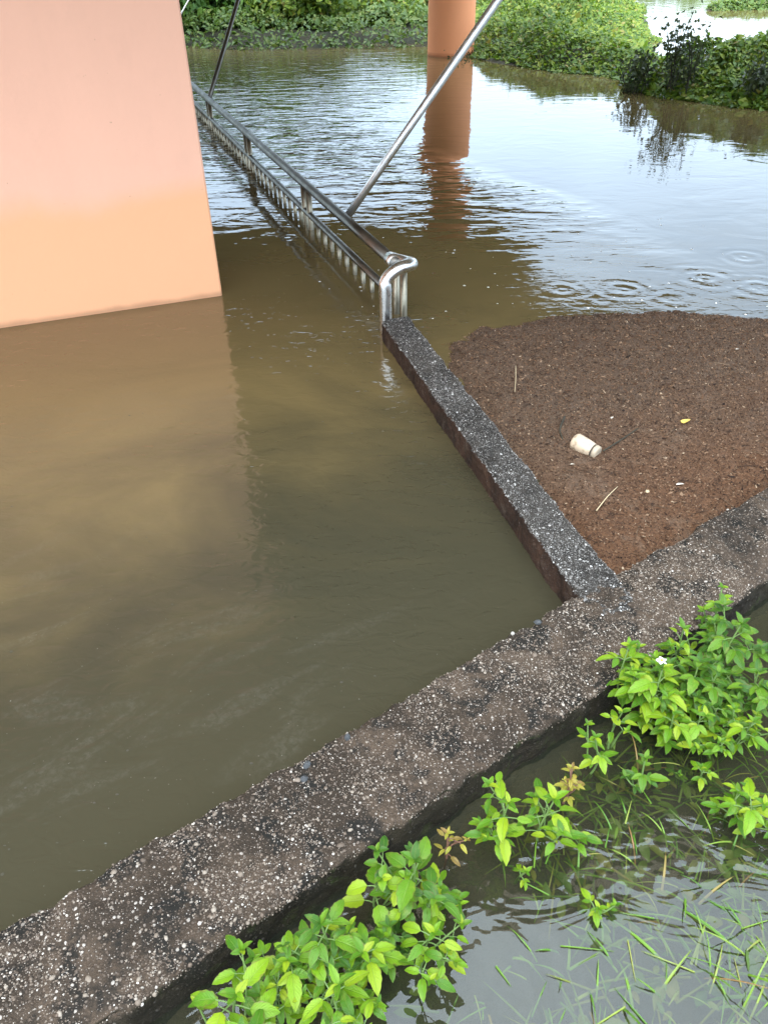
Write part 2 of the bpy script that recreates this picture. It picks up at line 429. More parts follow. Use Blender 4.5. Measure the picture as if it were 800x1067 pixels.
def poly_sd(x, y, poly):
    """signed distance, positive inside"""
    P = np.asarray(poly, float); n = len(P); d = np.full(len(x), 1e9); ins = np.zeros(len(x), bool)
    for i in range(n):
        a, b = P[i], P[(i + 1) % n]; e = b - a
        t = np.clip(((x - a[0]) * e[0] + (y - a[1]) * e[1]) / (e @ e), 0, 1)
        d = np.minimum(d, np.hypot(x - a[0] - t * e[0], y - a[1] - t * e[1]))
        c = ((a[1] > y) != (b[1] > y)) & (x < (b[0] - a[0]) * (y - a[1]) / (b[1] - a[1] + 1e-12) + a[0]); ins ^= c
    return np.where(ins, d, -d)

V, Fc = grid(-900, 900, -900, 900, 40, 40, lambda x, y: np.full(len(x), -1.2))
tag(mesh_obj('ground', V, Fc, M['soil']), kind='structure')

a, b_ = kp(-30, .12), kp(60, .12)
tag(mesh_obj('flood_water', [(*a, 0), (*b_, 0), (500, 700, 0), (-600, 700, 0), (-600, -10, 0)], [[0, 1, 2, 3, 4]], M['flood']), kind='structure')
c_, d_ = kp(60, 2.6), kp(-30, 2.6)
tag(mesh_obj('shallow_water', [(*a, .001), (*d_, .001), (*c_, .001), (*b_, .001)], [[0, 1, 2, 3]], M['shallow']), kind='structure')

def bed_h(x, y):
    w = (x - KA[0]) * KN[0] + (y - KA[1]) * KN[1] - KW
    p = np.stack([x * 5, y * 5, x * 0], 1)
    return -.10 + .085 * np.exp(-np.maximum(w, 0) / .09) + fbm(p, 4) * .05 + np.clip(w - 1.1, 0, 3) * .35
V, Fc = grid(-3, 4, -3, 3.2, 180, 160, lambda x, y: bed_h(x, y))
w = (V[:, 0] - KA[0]) * KN[0] + (V[:, 1] - KA[1]) * KN[1]
V[:, 2] = np.where(w < .15, -.7, V[:, 2])
tag(mesh_obj('muddy_bed', V, Fc, M['mud']), kind='structure')

# far bank: left shore, creeping-vine flat in the middle, spit on the right, strip across the far water
BANK_L = [(-14, 17.2), (-6, 16.6), (-3.4, 15.7), (-2.2, 15.0), (-1, 14.9), (.2, 15.3), (1.4, 15.0), (1.5, 30), (-14, 34)]
BANK_M = [(1.5, 15.5), (1.55, 13.0), (1.95, 12.1), (2.6, 11.4), (3.1, 10.75), (3.4, 10.4), (3.7, 11.0), (3.9, 12.5), (4.6, 15.5), (5.6, 19), (6.6, 24), (4, 30), (.9, 30)]
BANK_R = [(2.95, 10.5), (3.3, 9.7), (3.7, 9.1), (4.1, 8.8), (6.5, 8.5), (12, 8.8), (12, 10.4), (6.0, 10.2), (5.0, 10.3), (4.2, 10.7)]
STRIP = [(7.6, 20.6), (11, 20.0), (22, 20.6), (22, 21.6), (11, 21.2), (8, 21.4)]
def bank_h(x, y):
    sd = np.max([poly_sd(x, y, p) for p in (BANK_L, BANK_M, BANK_R, STRIP)], 0)
    p = np.stack([x * 1.3, y * 1.3, x * 0], 1)
    return np.clip(sd * .25, -.5, .14) + fbm(p, 3) * .08
V, Fc = grid(-14, 22, 7, 34, 240, 180, bank_h)
tag(mesh_obj('far_bank', V, Fc, M['soil']), kind='structure')
def hill_h(x, y): return np.clip((y - 66) * .05, -2, 3) + fbm(np.stack([x * .06, y * .06, x * 0], 1), 3) * 1.5
V, Fc = grid(-150, 190, 60, 200, 90, 40, hill_h)
tag(mesh_obj('far_shore', V, Fc, M['soil']), kind='structure')

# ---------------------------------------------------------------- kerbs
def pebbles(P, N, size, flat, jit):
    """small rounded stones half sunk in a surface"""
    t = (1 + 5 ** .5) / 2
    iv = np.array([(-1, t, 0), (1, t, 0), (-1, -t, 0), (1, -t, 0), (0, -1, t), (0, 1, t), (0, -1, -t), (0, 1, -t), (t, 0, -1), (t, 0, 1), (-t, 0, -1), (-t, 0, 1)], float) / math.hypot(1, t)
    jf = np.array([(0, 11, 5), (0, 5, 1), (0, 1, 7), (0, 7, 10), (0, 10, 11), (1, 5, 9), (5, 11, 4), (11, 10, 2), (10, 7, 6), (7, 1, 8), (3, 9, 4), (3, 4, 2), (3, 2, 6), (3, 6, 8), (3, 8, 9), (4, 9, 5), (2, 4, 11), (6, 2, 10), (8, 6, 7), (9, 8, 1)])
    n = len(P)
    q = rng.normal(size=(n, 3, 3)); q, _ = np.linalg.qr(q)
    sh = iv[None] * (1 + jit * rng.normal(size=(n, 12, 1)))
    sh = sh * rng.uniform(.65, 1.25, (n, 1, 3))
    sh = np.einsum('nij,nkj->nki', q, sh) * size[:, None, None]
    d = np.einsum('nki,ni->nk', sh, N)
    sh = sh - N[:, None, :] * (d * (1 - flat))[..., None]
    V = P[:, None, :] + sh
    Fc = jf[None] + (np.arange(n) * 12)[:, None, None]
    return V.reshape(-1, 3), Fc.reshape(-1, 3)

def kerb(name, A, B, width, top, label, cat, mat, pmat, npeb, psize, step, rad, edge_amp, seed, patch=2.3):
    A = np.asarray(A, float); B = np.asarray(B, float); L = np.linalg.norm(B - A); D = (B - A) / L
    N = np.array([D[1], -D[0]])          # across
    prof = []                            # (w, z, nw, nz)
    ZZ = list(np.linspace(-.45, -.06, 6)[:-1]) + list(np.linspace(-.06, top - rad, int((top + .06) / step)))
    for z in ZZ: prof.append((0, z, -1, 0))
    for t in np.linspace(0, math.pi / 2, 5)[1:-1]: prof.append((rad - rad * math.cos(t), top - rad + rad * math.sin(t), -math.cos(t), math.sin(t)))
    for w in np.linspace(rad, width - rad, int((width - 2 * rad) / step) + 2): prof.append((w, top, 0, 1))
    for t in np.linspace(math.pi / 2, 0, 5)[1:-1]: prof.append((width - rad + rad * math.cos(t), top - rad + rad * math.sin(t), math.cos(t), math.sin(t)))
    for z in ZZ[::-1]: prof.append((width, z, 1, 0))
    pr = np.array(prof); m = len(pr); ns = int(L / step) + 2
    s = np.repeat(np.linspace(0, L, ns), m); q = np.tile(pr, (ns, 1))
    P = np.stack([A[0] + D[0] * s + N[0] * q[:, 0], A[1] + D[1] * s + N[1] * q[:, 0], q[:, 1]], 1)
    NN = np.stack([N[0] * q[:, 2], N[1] * q[:, 2], q[:, 3]], 1)
    d = fbm(P * 9 + seed, 4) * .010 + vnoise(P * 75 + seed) * .0045 + vnoise(P * 150 + seed) * .003
    ed = np.minimum(q[:, 0], width - q[:, 0]); side = np.abs(q[:, 2])
    e_ = np.exp(-ed / .02) * np.exp(-(top - q[:, 1]) / .05)
    d = d - e_ * np.clip(fbm(P * 14 + seed + 5, 3) + .1, 0, 1) * edge_amp
    P = P + NN * d[:, None]
    i = (np.arange(ns - 1)[:, None] * m + np.arange(m - 1)[None]).ravel()
    Fc = np.stack([i, i + 1, i + m + 1, i + m], 1)
    Vn = P
    base = (*((A + B) / 2), 0)
    root = empty(name, base); tag(root, label, cat)
    mb = MB(); mb.add(Vn, Fc.tolist()); mb.f += [list(range(m))[::-1], [(ns - 1) * m + k for k in range(m)]]
    mb.build('concrete', mat, root)
    ok = np.where((q[:, 1] > top - .06) & (q[:, 3] > .35))[0]
    dens = np.clip(.6 + fbm(P[ok] * 8 + 3.3, 3) * patch, .15, 1)
    pick = rng.choice(ok, npeb, p=dens / dens.sum())
    sz = psize * np.exp(rng.normal(0, .5, npeb))
    pp = P[pick] + rng.uniform(-.5, .5, (npeb, 3)) * step * np.array([1, 1, .1])
    V, Fp = pebbles(pp - NN[pick] * (sz * .25)[:, None], NN[pick], sz, .7, .12)
    o = mesh_obj('exposed_pebbles', V, Fp, pmat, root, smooth=True); o['kind'] = 'stuff'
    return root, P, NN, q

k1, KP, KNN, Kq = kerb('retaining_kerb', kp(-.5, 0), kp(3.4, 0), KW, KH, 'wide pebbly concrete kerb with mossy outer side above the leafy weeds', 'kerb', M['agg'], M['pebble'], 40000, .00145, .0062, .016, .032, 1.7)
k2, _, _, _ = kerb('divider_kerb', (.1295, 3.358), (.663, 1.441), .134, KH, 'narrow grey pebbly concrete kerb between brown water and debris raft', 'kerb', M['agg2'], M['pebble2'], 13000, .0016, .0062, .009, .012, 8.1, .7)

# ---------------------------------------------------------------- building: wall pier, column, slab overhead
def prism(name, poly, z0, z1, mat, bev=.01, **k):
    mb = MB(); n = len(poly); P = np.asarray(poly, float)
    # bevelled vertical corners
    Q = []
    for i in range(n):
        p, a, c = P[i], P[i - 1], P[(i + 1) % n]
        for t in (a, c):
            e = t - p; Q.append(p + e / np.linalg.norm(e) * bev)
    Q = np.array(Q); n = len(Q)
    V = [(*p, z0) for p in Q] + [(*p, z1) for p in Q]
    mb.add(V, [[i, (i + 1) % n, n + (i + 1) % n, n + i] for i in range(n)] + [list(range(n))[::-1], [n + i for i in range(n)]])
    return mb.build(name, mat, smooth=False, origin=(*P.mean(0), 0), **k)

wl, wr = at(0, 342, 0)[:2], at(232, 308, 0)[:2]
wd = (wr - wl) / np.linalg.norm(wr - wl); wn_ = np.array([-wd[1], wd[0]])
w0 = wr - wd * 2.6
ZS = 2.7
tag(prism('wall_pier', [w0, wr, wr + wn_ * .45, w0 + wn_ * .45], -1, ZS, M['wall'], .008), 'broad peach painted concrete wall rising from the brown water', 'wall')
mb = MB(); tube(mb, [(1.15, 13.62, z) for z in (-1, -.5, 0, .5, 1, 2, ZS)], .352, 48)
tag(mb.build('round_column', M['pillar'], origin=(1.15, 13.62, 0)), 'round terracotta painted column standing in the flood', 'column')
poly = [(-12, -1.45), (.31, 2.0), (2.2, 2.49), (7.4, 3.8), (4.7, 8.7), (2.5, 10.9), (1.95, 14.2), (-2.9, 14.5), (-12, 14.5)]
tag(prism('deck_slab', poly, ZS + .003, ZS + .35, M['slab'], .02), 'wide concrete floor slab overhead carried by the wall and the column', 'building')

# ---------------------------------------------------------------- railing
RT = .26; RL = .092
ra, rb = np.array([.09, 3.55]), np.array([-1.98, 9.3])
rdir = (rb - ra) / np.linalg.norm(rb - ra)
def rp(y, z): 
    t = (y - ra[1]) / (rb[1] - ra[1]); p = ra + (rb - ra) * t; return np.array([p[0], p[1], z])
rail = empty('handrail', (*rp(6, 0)[:2], 0)); tag(rail, 'half drowned steel handrail with balusters running from kerb end to peach wall', 'railing')
mb = MB(); tube(mb, [rp(y, RT) for y in np.linspace(3.58, 10.6, 12)], .0275, 20); mb.build('top_rail', M['steel'], rail)
mb = MB(); tube(mb, [rp(y, RL) for y in np.linspace(3.68, 10.6, 12)], .020, 14); mb.build('lower_rail', M['steel'], rail)
posts = []
for y in (5.05, 6.66, 8.27, 9.88):
    for dy in (-.055, .055):
        mb = MB(); tube(mb, [rp(y + dy, z) for z in (-.6, 0, RT - .02)], .019, 14); mb.build('post', M['baluster'], rail); posts.append(y + dy)
y = 3.78; k = 0
while y < 10.5:
    if min(abs(y - p) for p in posts) > .05:
        mb = MB(); tube(mb, [rp(y, z) for z in (-.6, 0, RL - .012)], .0125, 10); mb.build('baluster', M['baluster'], rail)
    y += .131
# swan-neck end and its posts
mb = MB()
e0 = at(402, 331, KH); e0[1] += .045
path = [(e0[0], e0[1], -.5), (e0[0], e0[1], 0), (e0[0], e0[1], .19), (e0[0] + .004, e0[1] + .01, .245), (e0[0] + .05, e0[1] + .035, .283), (e0[0] + .10, e0[1] + .07, .290), (e0[0] + .124, e0[1] + .12, .280), (e0[0] + .098, e0[1] + .185, .266), (rp(3.66, RT)[0], 3.66, RT + .001)]
tube(mb, smooth_path(path, 8), .0285, 22); mb.build('swan_neck_end', M['chrome'], rail)
mb = MB(); tube(mb, [rp(3.60, RT), rp(3.66, RT)], .0315, 22); mb.build('collar', M['chrome'], rail)
for yy in (3.53, 3.62):
    mb = MB(); q = rp(yy, 0); tube(mb, [(q[0] + .015, q[1], z) for z in (-.6, 0, RT)], .0165, 12); mb.build('post', M['baluster'], rail)
# diagonal stays up to the slab
for (sx_, sy_, ex, ey, dep, r, mt) in ((363, 224, 521, -4, 3.85, .0215, 'satin'), (218, 103, 250, -6, 7.9, .021, 'steel')):
    s0 = at(sx_, sy_, RT); e1 = atd(ex, ey, dep); dd = e1 - s0
    e2 = s0 + dd * ((ZS - s0[2]) / dd[2])
    mb = MB(); tube(mb, [s0, s0 + dd * .5, e1, e2], r, 18); mb.build('diagonal_stay', M[mt], rail)

# ---------------------------------------------------------------- debris raft
RAFT = [at(*p, 0)[:2] for p in ((449, 356), (470, 352), (505, 343), (545, 336), (600, 331), (650, 328), (700, 328), (760, 331), (830, 341), (930, 372), (1040, 430), (1040, 520))]
RAFT += [kp(2.75, -.002), kp(1.45, -.002), np.array([.632, 1.56])]
RAFT = [np.asarray(p) for p in RAFT]
def raft_h(x, y):
    p = np.stack([x, y, x * 0], 1)
    sd = poly_sd(x, y, RAFT) + fbm(p * 7, 5) * .085
    return np.clip(sd * .22, -.04, .018) + fbm(p * 4, 3) * .012 + vnoise(p * 40) * .006 + vnoise(p * 90) * .004
V, Fc = grid(.1, 2.7, 1.3, 3.75, 260, 250, raft_h)
sd = poly_sd(V[:, 0], V[:, 1], RAFT); keep = sd[Fc].max(1) > -.06
bm_ = NB('debris_mat')
n1 = bm_.noise(bm_.pos(), 2.2, 5, .6, .5); n2 = bm_.noise(bm_.pos(), 130, 4, .75); n3 = bm_.noise(bm_.pos((1, 1, 1)), 330, 2)
sxx = bm_.n('SeparateXYZ', {0: bm_._g.outputs['Position']})
red = bm_.mapr(bm_.math('ADD', bm_.math('MULTIPLY_ADD', sxx.outputs[0], -.5, sxx.outputs[1]), bm_.math('MULTIPLY', n1, -1.2)), 1.6, .9, 0, 1)
cc = bm_.mix(red, (.116, .076, .051), (.124, .062, .033))
cc = bm_.mix(bm_.mapr(n2, .3, .55), (.02, .012, .008), cc)
cc = bm_.mix(bm_.mapr(n3, .62, .7, 0, .8), cc, (.22, .15, .10))
cc = bm_.mix(bm_.mapr(bm_.noise(bm_.pos(), 26, 4, .7), .56, .68, 0, .75), cc, (.022, .013, .009))
cc = bm_.mix(bm_.mapr(bm_.noise(bm_.pos(), 7, 4, .6, .8), .55, .72, 0, .45), cc, (.17, .12, .085))
M['raft'] = bm_.done(bm_.bsdf(cc, .7, bm_.bump(bm_.math('MULTIPLY', n2, .009), 1.0), Specular_IOR_Level=.12))
raft = empty('debris_raft', (1.1, 2.5, 0)); tag(raft, kind='stuff'); raft['label'] = 'flat raft of brown floating plant debris caught between the two kerbs'
o = mesh_obj('debris_sheet', V, Fc[keep], M['raft'], raft); o['kind'] = 'stuff'
def chips(n):
    x = rng.uniform(.15, 2.6, n); y = rng.uniform(1.35, 3.7, n)
    sd = poly_sd(x, y, RAFT) + fbm(np.stack([x, y, x * 0], 1) * 7, 5) * .085 + .012
    k = sd > .0; x, y = x[k], y[k]; n = len(x)
    z = raft_h(x, y) + .002
    L = .0029 * np.exp(rng.normal(0, .5, n)); Wd = L * rng.uniform(.25, .7, n)
    a = rng.uniform(0, 2 * math.pi, n); tl = rng.normal(0, .35, n)
    D = np.stack([np.cos(a) * np.cos(tl), np.sin(a) * np.cos(tl), np.sin(tl)], 1); T = np.stack([-np.sin(a), np.cos(a), rng.normal(0, .3, n)], 1)
    C = np.stack([x, y, z], 1)
    V = np.stack([C - D * L[:, None], C - T * Wd[:, None] + [0, 0, -.001], C + D * L[:, None], C + T * Wd[:, None] + [0, 0, -.001], C + [0, 0, .0022]], 1)
    i = np.arange(n)[:, None] * 5
    Fc = np.concatenate([i + [0, 1, 4], i + [1, 2, 4], i + [2, 3, 4], i + [3, 0, 4]], 0)
    return V.reshape(-1, 3), Fc
V, Fc = chips(90000)
o = mesh_obj('plant_chips', V, Fc, M['chips'], raft, smooth=False); o['kind'] = 'stuff'

tw = MB()
for k in range(150):
    x_, y_ = rng.uniform(.2, 2.4), rng.uniform(1.4, 3.6)
    if poly_sd(np.array([x_]), np.array([y_]), RAFT)[0] < .04: continue
    a_ = rng.uniform(0, 6.28); L_ = rng.uniform(.02, .09); z_ = float(raft_h(np.array([x_]), np.array([y_]))[0]) + .003
    d_ = np.array([math.cos(a_), math.sin(a_), 0]) * L_ / 2; q_ = np.array([x_, y_, z_])
    tube(tw, [q_ - d_, q_ + [rng.normal(0, .004), rng.normal(0, .004), .002], q_ + d_], [.0009, .0012, .0007], 5)
o = tw.build('scattered_twigs', M['chipstick'], raft); o['kind'] = 'stuff'
# plastic jar half sunk in the raft
j0, j1 = at(600, 461, .028), at(624, 473, .022)
ax = (j1 - j0) / np.linalg.norm(j1 - j0); LJ = np.linalg.norm(j1 - j0) * 1.28
def lathe(mb, o, ax, prof, n=28):
    pts = [o + ax * a for a, r in prof]; tube(mb, pts, [max(r, 1e-4) for a, r in prof], n, False)
jar = empty('plastic_jar', (j0[0], j0[1], 0)); tag(jar, 'small dirty beige plastic jar lying half sunk in the brown debris', 'jar')
bj = NB('dirty_plastic'); nj = bj.noise(bj.pos(), 45, 4)
M['jar'] = bj.done(bj.bsdf(bj.mix(bj.mapr(nj, .52, .72), (.52, .41, .29), (.20, .14, .085)), .4))
M['jarband'] = simple('jar_band', (.07, .055, .04), .7); M['jarlid'] = simple('jar_lid', (.36, .29, .21), .6)
o0 = j0 - ax * .012
mb = MB(); lathe(mb, o0, ax, [(-.001, 0), (0, .020), (.003, .028), (.012, .034), (.05, .031), (.078, .0272), (.082, .025)]); mb.build('body', M['jar'], jar)
mb = MB(); lathe(mb, o0, ax, [(.080, .020), (.081, .0245), (.089, .0240), (.090, .02)]); mb.build('neck', M['jarband'], jar)
mb = MB(); lathe(mb, o0, ax, [(.0885, .02), (.089, .0252), (.0905, .0258), (.102, .0245), (.104, .0225), (.1035, .0215), (.097, .0205), (.0965, 0)]); mb.build('lid', M['jarlid'], jar)

# ---------------------------------------------------------------- leaves and plants
def leaf(mb, base, d, n, L, Wd, droop=.5, fold=.35, ser=.06, ns=9):
    d = d / np.linalg.norm(d); s = np.cross(d, n); s /= np.linalg.norm(s); n = np.cross(s, d)
    V = []; U = []
    for i in range(ns + 1):
        t = i / ns
        w = Wd * .5 * (math.sin(math.pi * min(1, t ** .72 * .985 + .015)) ** .85) * (1 + (ser if i % 2 else -ser)) + .0004
        if i == ns: w = .0002
        ang = droop * t
        c = base + L * (d * (math.sin(ang) / max(droop, 1e-3) if abs(droop) > 1e-3 else t) - n * ((1 - math.cos(ang)) / max(droop, 1e-3) if abs(droop) > 1e-3 else 0))
        nn = n * math.cos(ang) + d * math.sin(ang)
        for k, q in enumerate((-1, -.5, 0, .5, 1)):
            V.append(c + s * (w * q * math.cos(fold)) + nn * (w * abs(q) * math.sin(fold) - .12 * w * (q * q)))
            U.append(((q + 1) / 2, t))
    Fc = [[i * 5 + k, i * 5 + k + 1, i * 5 + k + 6, i * 5 + k + 5] for i in range(ns) for k in range(4)]
    mb.add(V, Fc, U)

Zv = np.array([0, 0, 1.0])
def dirv(az, el): return np.array([math.cos(az) * math.cos(el), math.sin(az) * math.cos(el), math.sin(el)])
def leafat(mb, p, az, el, L, ratio=.5, **k):
    d = dirv(az, el); n = dirv(az, el + math.pi / 2) + np.array([rnd.gauss(0, .25), rnd.gauss(0, .25), 0])
    leaf(mb, np.asarray(p), d, n, L, L * ratio, **k)

def weed(px, py, z, size, label, lean=(0, 0), n=4, mat='weed', stem='stem', trifol=True, ratio=.48, flower=False, name='leafy_weed', base_z=None, branches=0):
    """one plant: head seen at pixel (px,py) at height z, rooted below and towards the kerb foot"""
    head = at(px, py, z)
    wk = (head[0] - KA[0]) * KN[0] + (head[1] - KA[1]) * KN[1]
    off = KN * (max(KW + .03, wk * .8 + .06) - wk) if wk < KW + .4 else np.zeros(2)
    base = np.array([head[0] + off[0] * .7 + lean[0], head[1] + off[1] * .7 + lean[1], -.05])
    root = empty(name, (base[0], base[1], 0)); tag(root, label, 'plant', 'weeds growing along the kerb')
    st, lv = MB(), MB()
    def axis(b0, h0, s, nn, r):
        mid = (b0 + h0) / 2 + np.array([rnd.gauss(0, .012), rnd.gauss(0, .012), 0])
        path = smooth_path([b0, mid, h0], 6); tube(st, path, [r * (1 - .5 * i / len(path)) for i in range(len(path))], 6)
        az = rnd.uniform(0, 6.28)
        for i in range(nn):
            f = 1 - (i / nn) * .62
            k = int(f * (len(path) - 1)); p = path[k]
            if i == 0:
                for j in range(4):
                    leafat(lv, p, az + j * 1.57 + rnd.gauss(0, .25), rnd.uniform(.35, .9), s * rnd.uniform(.42, .68), ratio, droop=rnd.uniform(.3, .8), fold=.4)
                continue
            for sgn in (0, math.pi):
                a = az + i * 1.57 + sgn + rnd.gauss(0, .22); el = rnd.uniform(.0, .4); pl = s * rnd.uniform(.35, .6)
                q = p + dirv(a, el + .15) * pl
                tube(st, [p, (p + q) / 2 + Zv * .002, q], [r * .5, r * .4, r * .3], 5, False)
                leafat(lv, q, a + rnd.gauss(0, .1), el - .1, s * rnd.uniform(.65, 1.25), ratio, droop=rnd.uniform(.4, 1.0))
                if trifol:
                    qq = p + (q - p) * .82
                    for e2 in (-1, 1):
                        leafat(lv, qq, a + e2 * rnd.uniform(.8, 1.15), el - .1, s * rnd.uniform(.55, .8), ratio, droop=rnd.uniform(.4, .9))
    axis(base, head, size, n, .0028 + size * .01)
    for k in range(branches):
        a = rnd.uniform(0, 6.28); rr = size * rnd.uniform(.9, 1.5)
        h2 = head + np.array([math.cos(a) * rr, math.sin(a) * rr, -rnd.uniform(.0, .07)])
        axis(base + (head - base) * .35, h2, size * rnd.uniform(.6, .85), max(2, n - 1), .0025)
    st.build('stem', M[stem], root); lv.build('leaves', M[mat], root, uv=True)
    if flower:
        fp = head + np.array([-.012, -.01, .035])
        t = MB(); tube(t, smooth_path([head, head + Zv * .02, fp], 4), .001, 5)
        fs = t.build('flower_stalk', M['stem'], root)
        pm = MB()
        for j in range(5):
            leafat(pm, fp, j * 1.2566 + .4, .12, .0125, .72, droop=.25, fold=.05, ser=0)
        pm.build('petals', M['petal'], root)
        cm = MB(); tube(cm, [fp + Zv * .0005, fp + Zv * .0025, fp + Zv * .004], [.004, .0036, .0012], 10); cm.build('flower_centre', M['pollen'], root)
    return root
M['petal'] = simple('petal', (.82, .82, .8), .5); M['pollen'] = simple('pollen', (.62, .38, .03), .6)

#     px   py   z    size  label
WEEDS = [
    (246, 1036, .16, .060, 'bright green weed with broad smooth leaves lowest beside the kerb', dict(n=4, trifol=False, ratio=.52)),
    (334, 962, .17, .052, 'weed with three-lobed leaves overhanging the kerb edge above the lowest clump', dict(n=4, mat='weeddark')),
    (300, 1000, .13, .050, 'yellow green weed wedged between the lowest weed and the three-lobed one', dict(n=3)),
    (352, 1026, .15, .058, 'lush yellow green weed at the bottom edge of the photograph', dict(n=4, branches=2, trifol=False, ratio=.42)),
    (432, 896, .17, .058, 'weed with tall spread crown at the top of the lower left clump', dict(n=4, mat='weeddark', trifol=False, ratio=.55)),
    (398, 915, .13, .045, 'round leaved yellowish weed tight against the kerb side', dict(n=3, trifol=False, ratio=.68)),
    (452, 972, .12, .050, 'drooping weed with narrow light leaves over the open water', dict(n=4, trifol=False, ratio=.46)),
    (405, 965, .08, .036, 'dark small leaved weed in the shade of the lower left clump', dict(n=4, mat='weeddark', branches=2)),
    (206, 1046, .08, .034, 'tiny three leaved seedling at the mossy kerb foot', dict(n=1, trifol=False)),
    (466, 868, .09, .030, 'withered yellow spindly weed between the two left clumps', dict(n=4, mat='weedold', stem='stemred', trifol=False, ratio=.4)),
    (530, 836, .16, .052, 'compact bright rosette weed standing alone in the gap of the row', dict(n=4, trifol=False, ratio=.46)),
    (578, 832, .15, .055, 'weed with long hanging leaves right of the compact rosette', dict(n=4, trifol=False, ratio=.5)),
    (596, 800, .13, .028, 'reddish wilted weed with crumpled leaves above the rosette', dict(n=4, mat='weedold', stem='stemred')),
    (620, 768, .13, .040, 'small weed of bright pointed leaves rising at the kerb corner', dict(n=3)),
    (648, 742, .15, .038, 'small weed with a fan of three pointed leaves under the flowering weed', dict(n=3, trifol=False, ratio=.5)),
    (672, 790, .10, .040, 'low dark green weed at the water below the flowering weed', dict(n=3, mat='weeddark')),
    (690, 696, .19, .056, 'flowering weed bearing one white blossom beside the kerb', dict(n=5, flower=True, branches=2)),
    (728, 690, .17, .055, 'dense leafy weed close behind the white blossom', dict(n=4, branches=1, mat='weeddark')),
    (735, 745, .12, .046, 'weed with yellowing drooping leaves below the dense one', dict(n=4)),
    (772, 650, .20, .060, 'large dark leaved weed at the right edge on the kerb', dict(n=4, branches=2, mat='weeddark')),
    (790, 700, .16, .056, 'weed with wide shiny leaves at the right margin', dict(n=4, mat='weeddark')),
    (752, 612, .20, .036, 'thin yellowish weed tip highest on the kerb', dict(n=4)),
    (796, 838, .10, .048, 'pale green weed out in the water at the right margin', dict(n=4)),
    (730, 800, .06, .030, 'sparse weed of few pale leaves half under water', dict(n=3)),
    (655, 672, .17, .050, 'bright weed with pointed leaves just left of the white blossom', dict(n=4)),
    (712, 655, .18, .050, 'yellow green weed above the white blossom against the kerb top', dict(n=4, trifol=False, ratio=.42)),
    (748, 700, .16, .052, 'weed of mid green three-lobed leaves right of the white blossom', dict(n=4, mat='weeddark')),
    (702, 742, .13, .048, 'lush weed filling the gap straight below the white blossom', dict(n=4)),
    (784, 752, .13, .044, 'weed with small leaves at the right margin below the shiny leaved one', dict(n=3)),
    (278, 1056, .10, .052, 'bright weed cut by the bottom edge right of the lowest broad leaved one', dict(n=3, trifol=False, ratio=.45)),
    (378, 992, .13, .050, 'fresh green weed in the middle of the lower left clump', dict(n=4)),
    (458, 925, .10, .044, 'light weed on the water side of the lower left clump', dict(n=3, trifol=False, ratio=.48)),
    (548, 908, .03, .028, 'little sprig poking from the water below the rosette', dict(n=2)),
    (624, 946, .03, .030, 'little pale sprig in the middle of the flooded grass', dict(n=3)),
]
for px, py, z, s, lab, kw in WEEDS:
    kw = dict(kw)
    if s > .043: kw['branches'] = kw.get('branches', 0) + 3; kw['n'] += 1
    elif kw['n'] >= 3: kw['branches'] = kw.get('branches', 0) + 1
    weed(px, py, z, s * .93, lab, **kw)

# flooded grass and sunken leaves
def blade(mb, p, az, L, wd, el0, curl, ns=7):
    d = dirv(az, el0); V = []; el = el0; s = np.array([-math.sin(az), math.cos(az), 0])
    q = np.asarray(p, float)
    for i in range(ns + 1):
        w = wd * .5 * (1 - (i / ns) ** 2.2) + .0003
        V += [q - s * w, q + Zv * (-w * .4), q + s * w]
        el -= curl / ns; q = q + dirv(az, el) * L / ns
    mb.add(V, [[i * 3 + k, i * 3 + k + 1, i * 3 + k + 4, i * 3 + k + 3] for i in range(ns) for k in range(2)])
g = MB()
for (px, py, az, L, wd, el, cu) in (   # the blades the photograph shows one by one
        (655, 920, 2.5, .20, .007, .25, .2), (690, 925, .9, .14, .007, .7, .5), (700, 1010, 2.0, .24, .010, .5, .4), (770, 990, 2.1, .26, .010, .55, .5),
        (720, 960, 2.6, .18, .006, .5, .5), (660, 1050, 1.3, .15, .008, .7, .9), (600, 1040, .15, .12, .008, .1, .1), (560, 1000, 1.9, .12, .004, .8, .6),
        (590, 850, -1.3, .10, .005, .5, .8), (640, 870, 1.6, .13, .005, .9, .6), (665, 800, 1.2, .16, .005, .8, .6), (760, 690, -.1, .14, .004, .2, .1),
        (745, 770, .3, .13, .005, .1, .1), (735, 700, .1, .12, .004, .3, .2), (640, 905, 2.8, .16, .006, .6, .8), (800, 1040, 2.7, .2, .011, .35, .9), (520, 850, -1.6, .1, .004, .4, .7)):
    c = at(px, py, 0); blade(g, (c[0], c[1], -.01), az + .3, L * .75, wd * .6, el, cu + .9, 14)
for k in range(360):
    s = rnd.uniform(.8, 1.6); w = rnd.uniform(.46, 1.0); c = kp(s, w)
    if vnoise(np.array([[c[0] * 5, c[1] * 5, 5.]]))[0] + (s - 1.22) * .9 < 0: continue
    blade(g, (c[0] + rnd.gauss(0, .03), c[1] + rnd.gauss(0, .03), -.04), rnd.uniform(0, 6.28), rnd.uniform(.05, .13), rnd.uniform(.0016, .0036), rnd.uniform(.5, 1.35), rnd.uniform(.8, 2.4), 12)
for k in range(420):
    s = rnd.uniform(.9, 2.6); w = KW + .08 + abs(rnd.gauss(0, .38)); c = kp(s, w)
    if s < 1.15 and w < .5: continue
    h = vnoise(np.array([[c[0] * 4, c[1] * 4, 3.]]))[0]
    if h < -.02: continue
    blade(g, (c[0], c[1], -.05), rnd.uniform(0, 6.28), rnd.uniform(.07, .17), rnd.uniform(.002, .005), rnd.uniform(.3, 1.3), rnd.uniform(.5, 2.0), 10)
